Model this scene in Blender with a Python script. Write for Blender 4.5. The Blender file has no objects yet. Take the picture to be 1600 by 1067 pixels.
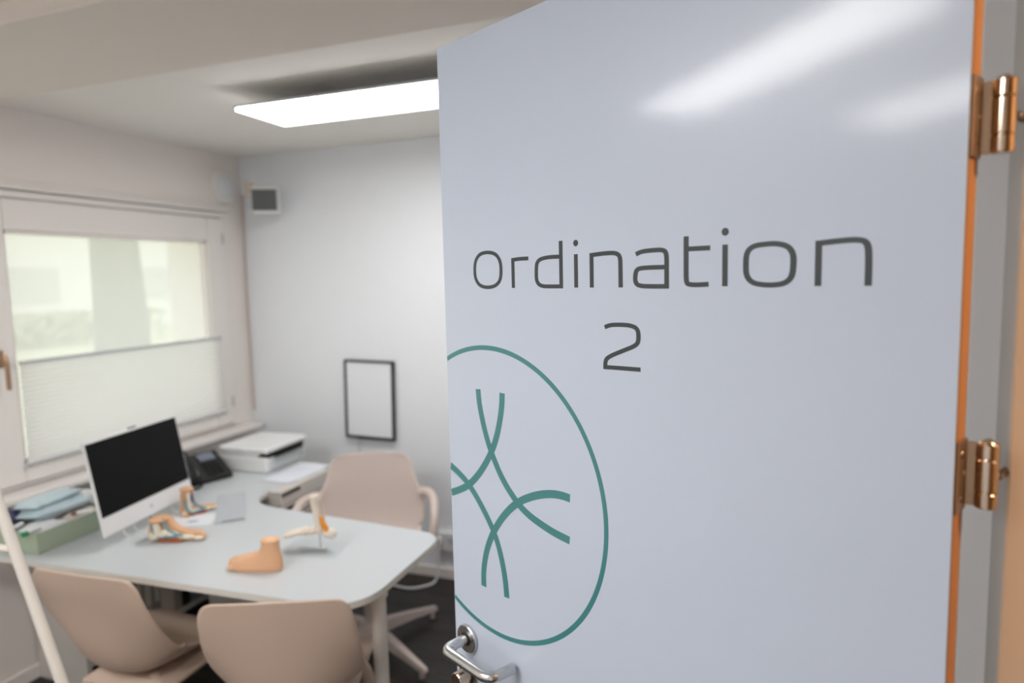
import bpy, bmesh, math, random
from mathutils import Vector, Matrix
random.seed(7)
PI = math.pi
SC = bpy.context.scene
C = SC.collection
R = math.radians

# ------------------------------------------------------------------ camera
CAMZ = 1.68
cam = bpy.data.cameras.new('camera')
cam.sensor_width = 36.0
cam.lens = 1040.0 * 36.0 / 1600.0
cam.clip_start = 0.02
cam.dof.use_dof = True
cam.dof.focus_distance = 1.02
cam.dof.aperture_fstop = 2.3
co = bpy.data.objects.new('camera', cam)
C.objects.link(co)
yaw, pit, rol = R(20.0), R(-5.6), R(-1.34)
fw = Vector((-math.sin(yaw) * math.cos(pit), math.cos(yaw) * math.cos(pit), math.sin(pit)))
rt = Vector((math.cos(yaw), math.sin(yaw), 0))
up = rt.cross(fw)
r2 = rt * math.cos(rol) + up * math.sin(rol)
u2 = -rt * math.sin(rol) + up * math.cos(rol)
co.matrix_world = Matrix(((r2.x, u2.x, -fw.x, 0), (r2.y, u2.y, -fw.y, 0), (r2.z, u2.z, -fw.z, CAMZ), (0, 0, 0, 1)))
SC.camera = co

# ------------------------------------------------------------------ world and exposure
SC.view_settings.view_transform = 'Standard'
SC.view_settings.look = 'None'
SC.view_settings.gamma = 1.0
SC.view_settings.exposure = 0.70
SC.view_settings.use_curve_mapping = False
w = bpy.data.worlds.new('sky')
SC.world = w
w.use_nodes = True
bg = w.node_tree.nodes['Background']
bg.inputs[0].default_value = (0.86, 0.93, 1.0, 1)
bg.inputs[1].default_value = 1.22

LAMP_L = 9.6        # radiance of the ceiling panels
HALL_L = 34.0

# ------------------------------------------------------------------ materials
def s2l(c):
    return tuple(((v / 255.0) / 12.92 if v / 255.0 <= 0.04045 else ((v / 255.0 + 0.055) / 1.055) ** 2.4) for v in c)

MATS = {}
def mat(name, rgb, rough=0.5, metal=0.0, vary=0.04, scale=8.0, bump=0.0, bscale=60.0, coat=0.0, emit=None, spec=0.5):
    if name in MATS:
        return MATS[name]
    m = bpy.data.materials.new(name)
    m.use_nodes = True
    nt = m.node_tree
    b = nt.nodes['Principled BSDF']
    col = s2l(rgb)
    tc = nt.nodes.new('ShaderNodeTexCoord')
    no = nt.nodes.new('ShaderNodeTexNoise')
    no.inputs['Scale'].default_value = scale
    no.inputs['Detail'].default_value = 4
    nt.links.new(tc.outputs['Object'], no.inputs['Vector'])
    mx = nt.nodes.new('ShaderNodeMix')
    mx.data_type = 'RGBA'
    mx.inputs[6].default_value = tuple(max(0, v * (1 - vary)) for v in col) + (1,)
    mx.inputs[7].default_value = tuple(min(1, v * (1 + vary)) for v in col) + (1,)
    nt.links.new(no.outputs['Fac'], mx.inputs[0])
    nt.links.new(mx.outputs[2], b.inputs['Base Color'])
    b.inputs['Roughness'].default_value = rough
    b.inputs['Metallic'].default_value = metal
    b.inputs['Coat Weight'].default_value = coat * 0.34
    b.inputs['Coat Roughness'].default_value = 0.05
    b.inputs['Specular IOR Level'].default_value = spec
    if bump:
        n2 = nt.nodes.new('ShaderNodeTexNoise')
        n2.inputs['Scale'].default_value = bscale
        n2.inputs['Detail'].default_value = 2
        nt.links.new(tc.outputs['Object'], n2.inputs['Vector'])
        bp = nt.nodes.new('ShaderNodeBump')
        bp.inputs['Strength'].default_value = bump
        bp.inputs['Distance'].default_value = 0.001
        nt.links.new(n2.outputs['Fac'], bp.inputs['Height'])
        nt.links.new(bp.outputs['Normal'], b.inputs['Normal'])
        if coat:
            nt.links.new(bp.outputs['Normal'], b.inputs['Coat Normal'])
    if emit:
        b.inputs['Emission Color'].default_value = emit[0] + (1,)
        b.inputs['Emission Strength'].default_value = emit[1]
    MATS[name] = m
    return m

def wood(name, c1, c2, rough=0.5, scale=(1.5, 30, 30), bump=0.15):
    m = bpy.data.materials.new(name)
    m.use_nodes = True
    nt = m.node_tree
    b = nt.nodes['Principled BSDF']
    tc = nt.nodes.new('ShaderNodeTexCoord')
    mp = nt.nodes.new('ShaderNodeMapping')
    mp.inputs['Scale'].default_value = scale
    nt.links.new(tc.outputs['Object'], mp.inputs['Vector'])
    oi = nt.nodes.new('ShaderNodeObjectInfo')
    vm = nt.nodes.new('ShaderNodeVectorMath')
    vm.operation = 'ADD'
    nt.links.new(mp.outputs['Vector'], vm.inputs[0])
    ml = nt.nodes.new('ShaderNodeMath'); ml.operation = 'MULTIPLY'; ml.inputs[1].default_value = 37.0
    nt.links.new(oi.outputs['Random'], ml.inputs[0])
    nt.links.new(ml.outputs[0], vm.inputs[1])
    no = nt.nodes.new('ShaderNodeTexNoise')
    no.inputs['Scale'].default_value = 1.0
    no.inputs['Detail'].default_value = 6
    no.inputs['Roughness'].default_value = 0.65
    nt.links.new(vm.outputs[0], no.inputs['Vector'])
    rp = nt.nodes.new('ShaderNodeValToRGB')
    rp.color_ramp.elements[0].position = 0.32
    rp.color_ramp.elements[0].color = s2l(c1) + (1,)
    rp.color_ramp.elements[1].position = 0.68
    rp.color_ramp.elements[1].color = s2l(c2) + (1,)
    nt.links.new(no.outputs['Fac'], rp.inputs[0])
    nt.links.new(rp.outputs[0], b.inputs['Base Color'])
    b.inputs['Roughness'].default_value = rough
    bp = nt.nodes.new('ShaderNodeBump')
    bp.inputs['Strength'].default_value = bump
    bp.inputs['Distance'].default_value = 0.001
    nt.links.new(no.outputs['Fac'], bp.inputs['Height'])
    nt.links.new(bp.outputs['Normal'], b.inputs['Normal'])
    MATS[name] = m
    return m

M_WALL = mat('wall_paint', (238, 241, 246), 0.75, bump=0.12, bscale=220, vary=0.015)
M_WALLW = mat('window_wall_paint', (240, 234, 229), 0.75, bump=0.12, bscale=220, vary=0.015)
M_CEIL = mat('ceiling_paint', (244, 240, 235), 0.85, bump=0.1, bscale=200, vary=0.015)
M_BEAM = mat('beam_paint', (238, 229, 220), 0.85, bump=0.1, bscale=200, vary=0.015)
M_HALL = mat('hall_paint', (226, 196, 164), 0.8, vary=0.02)
M_TRIM = mat('window_white', (236, 231, 227), 0.35, vary=0.01)
M_JAMB = mat('jamb_tan', (205, 176, 148), 0.5, vary=0.02)
M_JGREY = mat('jamb_grey', (178, 172, 164), 0.5, vary=0.02)
M_DOOR = mat('door_laminate', (193, 202, 217), 0.32, bump=0.07, bscale=380, coat=1.0, vary=0.006, spec=0.3)
M_TXT = mat('lettering_grey', (42, 52, 56), 0.35, bump=0.07, bscale=380, coat=1.0, vary=0.01)
M_TEAL = mat('lettering_teal', (62, 128, 130), 0.35, bump=0.07, bscale=380, coat=1.0, vary=0.01)
M_EDGE = wood('door_edge_wood', (172, 106, 44), (198, 134, 66), 0.45, (40, 40, 1.5))
M_DARKEDGE = mat('edge_line', (70, 42, 22), 0.6)
M_HINGE = mat('hinge_nickel', (205, 186, 166), 0.13, 1.0, vary=0.02)
M_HINGE2 = mat('hinge_leaf_brass', (176, 146, 118), 0.36, 0.85, vary=0.08, scale=30)
M_DARK = mat('black_gap', (20, 18, 17), 0.6)
M_STEEL = mat('brushed_steel', (205, 206, 207), 0.27, 1.0, vary=0.03, scale=40)
M_PLANK = wood('floor_wood', (22, 19, 18), (52, 46, 41), 0.42, (1.6, 26, 26), 0.25)
M_SUB = mat('subfloor', (30, 26, 24), 0.8)
M_DESK = mat('desk_laminate', (196, 201, 205), 0.3, vary=0.01)
M_DESKE = mat('desk_edge', (214, 210, 203), 0.45, vary=0.01)
M_WHITE = mat('white_plastic', (228, 229, 230), 0.35, vary=0.01)
M_WGREY = mat('light_grey_plastic', (196, 199, 201), 0.4, vary=0.01)
M_LEGW = mat('white_metal', (214, 208, 200), 0.4, vary=0.01)
M_CHAIR = mat('beige_plastic', (196, 174, 157), 0.48, vary=0.02, bump=0.1, bscale=150)
M_CHAIRL = mat('pale_beige_plastic', (204, 190, 183), 0.5, vary=0.015, bump=0.1, bscale=150)
M_BLACK = mat('black_plastic', (24, 26, 26), 0.4)
M_SCREEN = mat('black_screen', (13, 14, 14), 0.3, coat=0.0, spec=0.12)
M_LCD = mat('phone_display', (120, 126, 140), 0.3)
M_GREEN = mat('sage_plastic', (168, 182, 160), 0.5, vary=0.02)
M_BLUE = mat('pale_blue_wrap', (190, 208, 216), 0.45, vary=0.12, scale=25)
M_PAPER = mat('paper_white', (228, 230, 234), 0.7, vary=0.02)
M_SKIN = mat('skin_plastic', (222, 174, 136), 0.45, vary=0.04, scale=20)
M_BONE = mat('bone_plastic', (226, 214, 200), 0.5, vary=0.07, scale=40)
M_CREAM = mat('cream_tissue', (228, 220, 200), 0.45, vary=0.05, scale=40)
M_ORANGE = mat('orange_tendon', (235, 150, 40), 0.4)
M_RUST = mat('rust_muscle', (190, 92, 40), 0.4)
M_BVEIN = mat('teal_vessel', (60, 150, 175), 0.35)
M_NAVYM = mat('blue_vessel', (34, 74, 130), 0.35)
M_SPKR = mat('speaker_grille', (92, 96, 94), 0.7, vary=0.1, scale=200)
M_RADW = mat('cabinet_white', (205, 200, 194), 0.5)
M_GEMER = mat('green_cap', (30, 140, 84), 0.4)
M_BROWN = mat('brown_glass', (120, 90, 66), 0.3)

def lamp_mat(name, col, strength):
    m = bpy.data.materials.new(name)
    m.use_nodes = True
    nt = m.node_tree
    b = nt.nodes['Principled BSDF']
    b.inputs['Base Color'].default_value = (0.9, 0.9, 0.9, 1)
    b.inputs['Emission Color'].default_value = col + (1,)
    b.inputs['Emission Strength'].default_value = strength
    return m
M_LAMP = lamp_mat('lamp_diffuser', (1.0, 0.985, 0.965), LAMP_L)
M_LAMPB = lamp_mat('lamp_diffuser_rear', (1.0, 0.985, 0.965), LAMP_L * 1.62)
M_HLAMP = lamp_mat('hall_lamp_diffuser', (1.0, 0.74, 0.48), HALL_L)

def glass_mat():
    m = bpy.data.materials.new('hazy_window_glass')
    m.use_nodes = True
    nt = m.node_tree
    nt.nodes.clear()
    out = nt.nodes.new('ShaderNodeOutputMaterial')
    tr = nt.nodes.new('ShaderNodeBsdfTransparent'); tr.inputs[0].default_value = (0.98, 0.965, 0.945, 1)
    tl = nt.nodes.new('ShaderNodeBsdfTranslucent'); tl.inputs[0].default_value = (0.92, 0.90, 0.88, 1)
    gl = nt.nodes.new('ShaderNodeBsdfGlossy'); gl.inputs['Roughness'].default_value = 0.03
    m1 = nt.nodes.new('ShaderNodeMixShader'); m1.inputs[0].default_value = 0.45
    m2 = nt.nodes.new('ShaderNodeMixShader'); m2.inputs[0].default_value = 0.05
    nt.links.new(tr.outputs[0], m1.inputs[1]); nt.links.new(tl.outputs[0], m1.inputs[2])
    nt.links.new(m1.outputs[0], m2.inputs[1]); nt.links.new(gl.outputs[0], m2.inputs[2])
    nt.links.new(m2.outputs[0], out.inputs[0])
    return m
M_GLASS = glass_mat()

def cloth_mat():
    m = bpy.data.materials.new('blind_fabric')
    m.use_nodes = True
    nt = m.node_tree
    nt.nodes.clear()
    out = nt.nodes.new('ShaderNodeOutputMaterial')
    df = nt.nodes.new('ShaderNodeBsdfDiffuse'); df.inputs[0].default_value = s2l((240, 240, 238)) + (1,)
    tl = nt.nodes.new('ShaderNodeBsdfTranslucent'); tl.inputs[0].default_value = s2l((248, 248, 246)) + (1,)
    m1 = nt.nodes.new('ShaderNodeMixShader'); m1.inputs[0].default_value = 0.55
    nt.links.new(df.outputs[0], m1.inputs[1]); nt.links.new(tl.outputs[0], m1.inputs[2])
    nt.links.new(m1.outputs[0], out.inputs[0])
    return m
M_BLIND = cloth_mat()

def acrylic_mat():
    m = bpy.data.materials.new('clear_acrylic')
    m.use_nodes = True
    nt = m.node_tree
    nt.nodes.clear()
    out = nt.nodes.new('ShaderNodeOutputMaterial')
    tr = nt.nodes.new('ShaderNodeBsdfTransparent'); tr.inputs[0].default_value = (0.985, 0.99, 0.99, 1)
    gl = nt.nodes.new('ShaderNodeBsdfGlossy'); gl.inputs['Roughness'].default_value = 0.05
    m2 = nt.nodes.new('ShaderNodeMixShader'); m2.inputs[0].default_value = 0.05
    nt.links.new(tr.outputs[0], m2.inputs[1]); nt.links.new(gl.outputs[0], m2.inputs[2])
    nt.links.new(m2.outputs[0], out.inputs[0])
    return m
M_ACRYL = acrylic_mat()

# ------------------------------------------------------------------ mesh helpers
class MB:
    def __init__(self, M=None):
        self.v, self.f, self.m = [], [], []
        self.M = M or Matrix.Identity(4)
        self.mi = 0
    def add(self, vs, fs, M=None):
        k = len(self.v)
        T = self.M @ M if M is not None else self.M
        self.v += [tuple(T @ Vector(p)) for p in vs]
        self.f += [tuple(i + k for i in f) for f in fs]
        self.m += [self.mi] * len(fs)
        return self
    def box(self, a, b, M=None):
        x0, y0, z0 = a; x1, y1, z1 = b
        return self.add([(x0, y0, z0), (x1, y0, z0), (x1, y1, z0), (x0, y1, z0), (x0, y0, z1), (x1, y0, z1), (x1, y1, z1), (x0, y1, z1)],
                        [(0, 3, 2, 1), (4, 5, 6, 7), (0, 1, 5, 4), (1, 2, 6, 5), (2, 3, 7, 6), (3, 0, 4, 7)], M)
    def prism(self, poly, z0, z1, M=None):
        n = len(poly)
        a = sum(poly[i][0] * poly[(i + 1) % n][1] - poly[(i + 1) % n][0] * poly[i][1] for i in range(n))
        if a < 0: poly = poly[::-1]
        vs = [(x, y, z0) for x, y in poly] + [(x, y, z1) for x, y in poly]
        fs = [tuple(range(n - 1, -1, -1)), tuple(range(n, 2 * n))] + [(i, (i + 1) % n, (i + 1) % n + n, i + n) for i in range(n)]
        return self.add(vs, fs, M)
    def loft(self, rings, cap=True, M=None):
        n = len(rings[0]); vs = [p for r in rings for p in r]; fs = []
        for k in range(len(rings) - 1):
            for i in range(n):
                j = (i + 1) % n
                fs.append((k * n + i, k * n + j, (k + 1) * n + j, (k + 1) * n + i))
        if cap:
            fs.append(tuple(range(n - 1, -1, -1)))
            fs.append(tuple((len(rings) - 1) * n + i for i in range(n)))
        return self.add(vs, fs, M)
    def tube(self, pts, rad, n=12, M=None, flat=1.0):
        pts = [Vector(p) for p in pts]
        if not hasattr(rad, '__len__'): rad = [rad] * len(pts)
        if len(rad) != len(pts):
            q = []
            for i in range(len(pts)):
                u_ = i / (len(pts) - 1) * (len(rad) - 1); k_ = min(int(u_), len(rad) - 2)
                q.append(rad[k_] + (rad[k_ + 1] - rad[k_]) * (u_ - k_))
            rad = q
        tans = []
        for i in range(len(pts)):
            a = pts[max(i - 1, 0)]; b = pts[min(i + 1, len(pts) - 1)]
            tans.append((b - a).normalized())
        t = tans[0]
        u = t.orthogonal().normalized()
        if abs(t.z) < 0.99: u = t.cross(Vector((0, 0, 1))).normalized()
        rings = []
        for i, p in enumerate(pts):
            t = tans[i]
            u = (u - t * u.dot(t)).normalized()
            v = t.cross(u)
            rings.append([tuple(p + u * rad[i] * math.cos(2 * PI * k / n) + v * rad[i] * flat * math.sin(2 * PI * k / n)) for k in range(n)])
        return self.loft(rings, True, M)
    def cyl(self, a, b, r, n=20, r2=None, M=None):
        return self.tube([a, b], [r, r2 if r2 is not None else r], n, M)
    def lathe(self, prof, n=28, M=None):
        rings = [[(r * math.cos(2 * PI * k / n), r * math.sin(2 * PI * k / n), z) for k in range(n)] for r, z in prof]
        return self.loft(rings, True, M)
    def blob(self, c, r, n=14, k=8, M=None):
        rings = []
        for i in range(1, k):
            th = PI * i / k
            rings.append([(c[0] + r[0] * math.sin(th) * math.cos(2 * PI * j / n), c[1] + r[1] * math.sin(th) * math.sin(2 * PI * j / n), c[2] - r[2] * math.cos(th)) for j in range(n)])
        return self.loft(rings, True, M)
    def build(self, name, mats, parent=None, smooth=None, bevel=0, seg=2, sub=0, solid=0, loc=None):
        me = bpy.data.meshes.new(name)
        me.from_pydata(self.v, [], self.f)
        if not isinstance(mats, (list, tuple)): mats = [mats]
        for m in mats: me.materials.append(m)
        for p, i in zip(me.polygons, self.m): p.material_index = i
        me.update()
        bm = bmesh.new(); bm.from_mesh(me); bmesh.ops.recalc_face_normals(bm, faces=bm.faces); bm.to_mesh(me); bm.free()
        if smooth is not None:
            me.shade_smooth()
            if smooth < 180:
                me.set_sharp_from_angle(angle=R(smooth))
        o = bpy.data.objects.new(name, me)
        C.objects.link(o)
        if parent is not None: o.parent = parent
        if loc: o.location = loc
        if solid:
            s = o.modifiers.new('solid', 'SOLIDIFY'); s.thickness = solid; s.offset = 0
        if bevel:
            b = o.modifiers.new('bevel', 'BEVEL'); b.width = bevel; b.segments = seg; b.limit_method = 'ANGLE'; b.angle_limit = R(40)
        if sub:
            s = o.modifiers.new('sub', 'SUBSURF'); s.levels = sub; s.render_levels = sub
        return o

def empty(name, loc=(0, 0, 0), rz=0):
    o = bpy.data.objects.new(name, None)
    o.empty_display_size = 0.1
    C.objects.link(o)
    o.location = loc
    o.rotation_euler = (0, 0, rz)
    return o

def tag(o, label, cat, group=None):
    o['label'] = label
    o['category'] = cat
    if group: o['group'] = group
    return o

def struct(o):
    o['kind'] = 'structure'
    return o

def copy_tree(o, parent=None):
    c = o.copy(); C.objects.link(c)
    c.parent = parent
    for ch in list(o.children): copy_tree(ch, c)
    return c

def chaikin(pts, closed, it=3):
    for _ in range(it):
        out = []
        n = len(pts)
        rng = range(n) if closed else range(n - 1)
        if not closed: out.append(pts[0])
        for i in rng:
            a, b = pts[i], pts[(i + 1) % n]
            out.append(tuple(a[k] * 0.75 + b[k] * 0.25 for k in range(len(a))))
            out.append(tuple(a[k] * 0.25 + b[k] * 0.75 for k in range(len(a))))
        if not closed: out.append(pts[-1])
        pts = out
    return pts

def smoothpath(pts, it=2):
    return chaikin([tuple(p) for p in pts], False, it)

# ------------------------------------------------------------------ room shell
XW, XR, YB, YF, ZC = -2.90, 0.250, 3.26, -2.30, 2.42

# floor: base slab with individual planks
fl = struct(MB().box((XW - .1, YF - .1, -.10), (1.62, YB + .1, -.012)).build('floor', M_SUB))
plank_mesh = {}
PW, PL = 0.185, 1.28
row = 0
y = YF
while y < YB - 0.001:
    wd = min(PW, YB - y)
    x = XW - (row * 0.47) % PL
    while x < XR:
        x0, x1 = max(x, XW), min(x + PL, XR)
        if x1 - x0 > 0.03:
            key = (round(x1 - x0, 3), round(wd, 3))
            if key not in plank_mesh:
                o = MB().box((0.0008, 0.0008, -.012), (key[0] - .0008, key[1] - .0008, 0)).build('plank', M_PLANK, fl)
                plank_mesh[key] = o.data
            else:
                o = bpy.data.objects.new('plank', plank_mesh[key]); C.objects.link(o); o.parent = fl
            o.location = (x0, y, 0)
        x += PL
    y += PW
    row += 1
struct(MB().box((0.375, YF, -.012), (1.6, YB, 0.0)).build('floor_hall', M_PLANK))

cl = struct(MB().box((XW - .1, YF - .1, ZC), (XR + .13, YB + .1, ZC + .1)).build('ceiling', M_CEIL))
struct(MB().box((XW, 1.245, ZC - .06), (XR, 1.725, ZC)).build('trim_1', M_BEAM, bevel=.006))

# window wall with two openings
WY = [(1.80, 3.02), (0.36, 1.58)]
WZ0, WZ1 = 0.90, 2.02
mb = MB()
def wallpiece(y0, y1, z0, z1, m=mb): m.box((XW - .34, y0, z0), (XW, y1, z1))
wallpiece(YF, YB + .1, -.1, WZ0); wallpiece(YF, YB + .1, WZ1, ZC + .1)
wallpiece(YF, WY[1][0], WZ0, WZ1); wallpiece(WY[1][1], WY[0][0], WZ0, WZ1); wallpiece(WY[0][1], YB + .1, WZ0, WZ1)
struct(mb.build('wall_left', M_WALLW))
mb = MB(); mb.box((XW, YB, -.1), (1.72, YB + .1, ZC + .1)); mb.box((-1.87, YB - .012, 0), (XR, YB, ZC))
struct(mb.build('wall_back', M_WALL))
struct(MB().box((XW, YF - .1, -.1), (1.72, YF, ZC + .1)).build('wall_front', M_WALL))
# wall with the doorway, opening from y=-0.04 to 0.842
DY0, DY1, DZ = -0.09, 0.776, 2.10
mb = MB()
mb.box((XR, DY1 + .046, 0), (.375, YB, ZC)); mb.box((XR, YF, 0), (.375, DY0 - .046, ZC)); mb.box((XR, DY0 - .046, DZ + .046), (.375, DY1 + .046, ZC))
struct(mb.build('wall_right', M_WALLW))
mb = MB()
mb.mi = 0
mb.box((XR - .008, DY1, 0), (.39, DY1 + .006, DZ)); mb.box((XR - .008, DY0 - .006, 0), (.39, DY0, DZ)); mb.box((XR - .008, DY0 - .006, DZ), (.39, DY1 + .006, DZ + .006))
struct(mb.build('trim_2', M_JAMB, bevel=.001))
mb = MB()
for a, b in (((XR - .008, DY1 + .0061, 0), (.39, DY1 + .046, DZ + .046)), ((XR - .008, DY0 - .046, 0), (.39, DY0 - .0061, DZ + .046)), ((XR - .008, DY0 - .0061, DZ + .0061), (.39, DY1 + .0061, DZ + .046))):
    mb.box(a, b)
struct(mb.build('trim_3', M_JGREY, bevel=.002))
# hall shell
struct(MB().box((1.62, YF, -.1), (1.72, YB, ZC + .1)).build('wall_hall', M_HALL))
struct(MB().box((.375, YF - .1, ZC), (1.72, YB + .1, ZC + .1)).build('ceiling_hall', M_CEIL))
mb = MB(); mb.box((.376, DY1 + .11, 0), (.385, YB, ZC)); mb.box((.376, YF, 0), (.385, DY0 - .11, ZC)); mb.box((.376, DY0 - .11, DZ + .11), (.385, DY1 + .11, ZC))
struct(mb.build('trim_4', M_HALL))

# baseboards
struct(MB().box((XW, YB - .024, 0), (XR, YB - .012, .06)).build('baseboard_back', M_WALLW, bevel=.003))
struct(MB().box((XW, YF, 0), (XW + .012, YB, .06)).build('baseboard_left', M_WALLW, bevel=.003))
struct(MB().box((XR - .012, DY1 + .06, 0), (XR, YB, .06)).build('baseboard_right', M_WALLW, bevel=.003))

# windows
def window(idx, y0, y1, handle_side):
    # y0..y1 sash outer; frame around; built as one frame with child pieces
    X0 = XW
    fr = MB()
    # outer casing (shelf-like moulding above, jamb, sill apron)
    F = 0.055
    for a, b in (((X0 - .05, y0 - F, WZ0 - F), (X0 + .022, y0, 2.05)), ((X0 - .05, y1, WZ0 - F), (X0 + .022, y1 + F, 2.05)),
                 ((X0 - .05, y0 - F, 2.05), (X0 + .022, y1 + F, 2.05 + .03)), ((X0 - .05, y0, WZ0 - F), (X0 + .022, y1, WZ0 - F + .012))):
        fr.box(a, b)
    w = struct(fr.build('window_%d' % idx, M_TRIM, bevel=.004))
    s = MB()
    a0, a1, b0, b1 = y0 + .005, y1 - .005, WZ0 - F + .017, 2.045
    g0, g1, h0, h1 = y0 + .115, y1 - .115, 0.945, 1.915
    X1, X2 = X0 - .035, X0 + .034
    s.box((X1, a0, b0), (X2, g0, b1)); s.box((X1, g1, b0), (X2, a1, b1)); s.box((X1, g0, h1), (X2, g1, b1)); s.box((X1, g0, b0), (X2, g1, h0))
    s.build('sash', M_TRIM, w, bevel=.006)
    gb = MB()
    gb.box((X1 + .012, g0, h0), (X2 - .014, g0 + .012, h1)); gb.box((X1 + .012, g1 - .012, h0), (X2 - .014, g1, h1))
    gb.box((X1 + .012, g0, h1 - .012), (X2 - .014, g1, h1)); gb.box((X1 + .012, g0, h0), (X2 - .014, g1, h0 + .012))
    gb.build('glazing_bead', M_TRIM, w)
    MB().box((X1 + .014, g0 + .008, h0 + .008), (X1 + .018, g1 - .008, h1 - .008)).build('pane', M_GLASS, w)
    hs = MB()
    yh = y0 + .05 if handle_side < 0 else y1 - .05
    hs.box((X2, yh - .014, 1.36), (X2 + .008, yh + .014, 1.43)); hs.cyl((X2 + .008, yh, 1.375), (X2 + .04, yh, 1.375), .009)
    hs.tube(smoothpath([(X2 + .036, yh, 1.41), (X2 + .046, yh, 1.38), (X2 + .044, yh, 1.27)]), .009, 10)
    hd = hs.build('window_handle', M_HINGE2, w, smooth=40)
    hd['label'] = 'brownish metal window handle'
    for zz in (0.99, 1.93):
        MB().cyl((X0 + .03, y1 + .004, zz - .03), (X0 + .03, y1 + .004, zz + .03), .007, 10).build('window_hinge', M_WGREY, w, smooth=40)
    return w, (g0, g1, h0, h1)
w1, g1_ = window(1, 1.755, 3.065, -1)
w2, g2_ = window(2, 0.315, 1.625, 1)

def mullion():
    return struct(MB().box((XW - .02, 1.625 + .056, WZ0 - .05), (XW + .02, 1.755 - .056, 2.08)).build('trim_5', M_TRIM, bevel=.003))
mullion()
# moulding above and the sill below
mb = MB(); mb.box((XW, .25, 2.085), (XW + .035, 3.13, 2.105)); mb.box((XW, .25, 2.105), (XW + .02, 3.13, 2.125))
struct(mb.build('trim_6', M_TRIM, bevel=.004))
mb = MB(); mb.box((XW, .20, .812), (XW + .125, 3.20, .838)); mb.box((XW, .24, .72), (XW + .018, 3.16, .812))
struct(mb.build('trim_7', M_TRIM, bevel=.005))

# pleated blinds (top-down), real zigzag folds; ends hang in the sash
def blind(y0, y1, z0, z1, label, grp):
    root = tag(empty('pleated_blind', (XW + .052, (y0 + y1) / 2, z0)), label, 'blind', grp)
    hw = (y1 - y0) / 2
    n = int((z1 - z0 - .02) / .0095)
    vs, fs = [], []
    for i in range(n + 1):
        z = .01 + (z1 - z0 - .02) * i / n
        x = .006 if i % 2 else -.006
        vs += [(x, -hw, z), (x, hw, z)]
    for i in range(n): fs.append((2 * i, 2 * i + 1, 2 * i + 3, 2 * i + 2))
    MB().add(vs, fs).build('pleated_fabric', M_BLIND, root)
    MB().box((-.010, -hw, z1 - z0 - .014), (.010, hw, z1 - z0)).build('top_rail', M_WGREY, root, bevel=.003)
    MB().box((-.010, -hw, 0), (.010, hw, .014)).build('bottom_rail', M_WHITE, root, bevel=.003)
    for s in (-1, 1):
        MB().box((-.017, s * hw - .009, -.012), (.004, s * hw + .009, .0)).build('bracket', M_WGREY, root)
    return root
blind(1.872, 2.982, .945, 1.378, 'white pleated blind over the lower half of the window by the desk', None)

# ------------------------------------------------------------------ outdoors
g = struct(MB().box((-70, -50, 0), (XW - .34, 80, .2)).build('floor_lawn', mat('lawn', (206, 208, 174), 0.9, vary=0.15, scale=1.2)))
def tree(x, y, h, r, cr, label, seed, grp='trees outside the window'):
    rd = random.Random(seed)
    t = tag(empty('garden_tree', (x, y, .2)), label, 'tree', grp if grp else None)
    pts = [(0, 0, 0), (.03, .02, h * .3), (-.04, .05, h * .6), (.02, 0, h)]
    m = MB(); m.tube(smoothpath(pts), [r * 1.25, r, r * .8, r * .5], 14)
    for k in range(5):
        a = rd.uniform(0, 2 * PI); z = h * rd.uniform(.86, .95)
        m.tube([(0, 0, z), (math.cos(a) * .6, math.sin(a) * .6, z + .5), (math.cos(a) * 1.2, math.sin(a) * 1.2, z + .8)], [r * .4, r * .25, r * .1], 8)
    m.build('trunk', mat('bark', (96, 100, 92), 0.9, vary=.25, scale=12, bump=.5), t, smooth=60)
    L = MB()
    for k in range(2600):
        th, ph = rd.uniform(0, 2 * PI), math.acos(rd.uniform(-1, 1)); q = cr * rd.uniform(.45, 1) ** .5
        c = Vector((q * math.sin(ph) * math.cos(th), q * math.sin(ph) * math.sin(th), h + cr * .35 + .75 * q * math.cos(ph)))
        u = Vector((rd.uniform(-1, 1), rd.uniform(-1, 1), rd.uniform(-1, 1))).normalized() * .09; v = u.orthogonal().normalized() * .05
        L.add([c - u, c - v, c + u, c + v], [(0, 1, 2, 3)])
    f = L.build('foliage', mat('leaf_green', (190, 196, 166), 0.7, vary=.3, scale=2), t); f['kind'] = 'stuff'
    return t
tree(-6.0, 4.93, 3.6, .25, 1.9, 'broad tree trunk seen through the window beside the desk', 3, None)
bd = tag(empty('garden_building', (-24, 14, .2)), 'pale low building far across the lawn outside the window', 'building')
MB().box((-3, -22, 0), (3, 22, 3.4)).build('building_wall', mat('render_white', (246, 245, 240), .8), bd)
MB().box((-3.2, -22.2, 3.4), (3.2, 22.2, 3.55)).build('flat_roof', mat('roof_grey', (214, 214, 210), .8), bd)
for k in range(9):
    MB().box((3.0, -19 + k * 4.6, 1.0), (3.06, -17.2 + k * 4.6, 2.1)).build('building_window', mat('far_glass', (208, 210, 208), .6), bd)
for k, (hx, hy, sx, sy) in enumerate([(-17, 11.5, 1.0, 3.2), (-18.5, 4.0, 1.0, 2.8)]):
    hb = MB(); rd = random.Random(k)
    for q in range(1800):
        c = Vector((rd.uniform(-sx, sx), rd.uniform(-sy, sy), 0.8 * rd.random() ** .6))
        u = Vector((rd.uniform(-1, 1), rd.uniform(-1, 1), rd.uniform(-1, 1))).normalized() * .12; v = u.orthogonal().normalized() * .07
        hb.add([c - u, c - v, c + u, c + v], [(0, 1, 2, 3)])
    h = hb.build('hedge', mat('leaf_green', (150, 176, 118)), None, loc=(hx, hy, .2))
    tag(h, ['low green hedge in front of the pale building, right-hand one', 'low green hedge in front of the pale building, left-hand one'][k], 'hedge', None)

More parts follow.
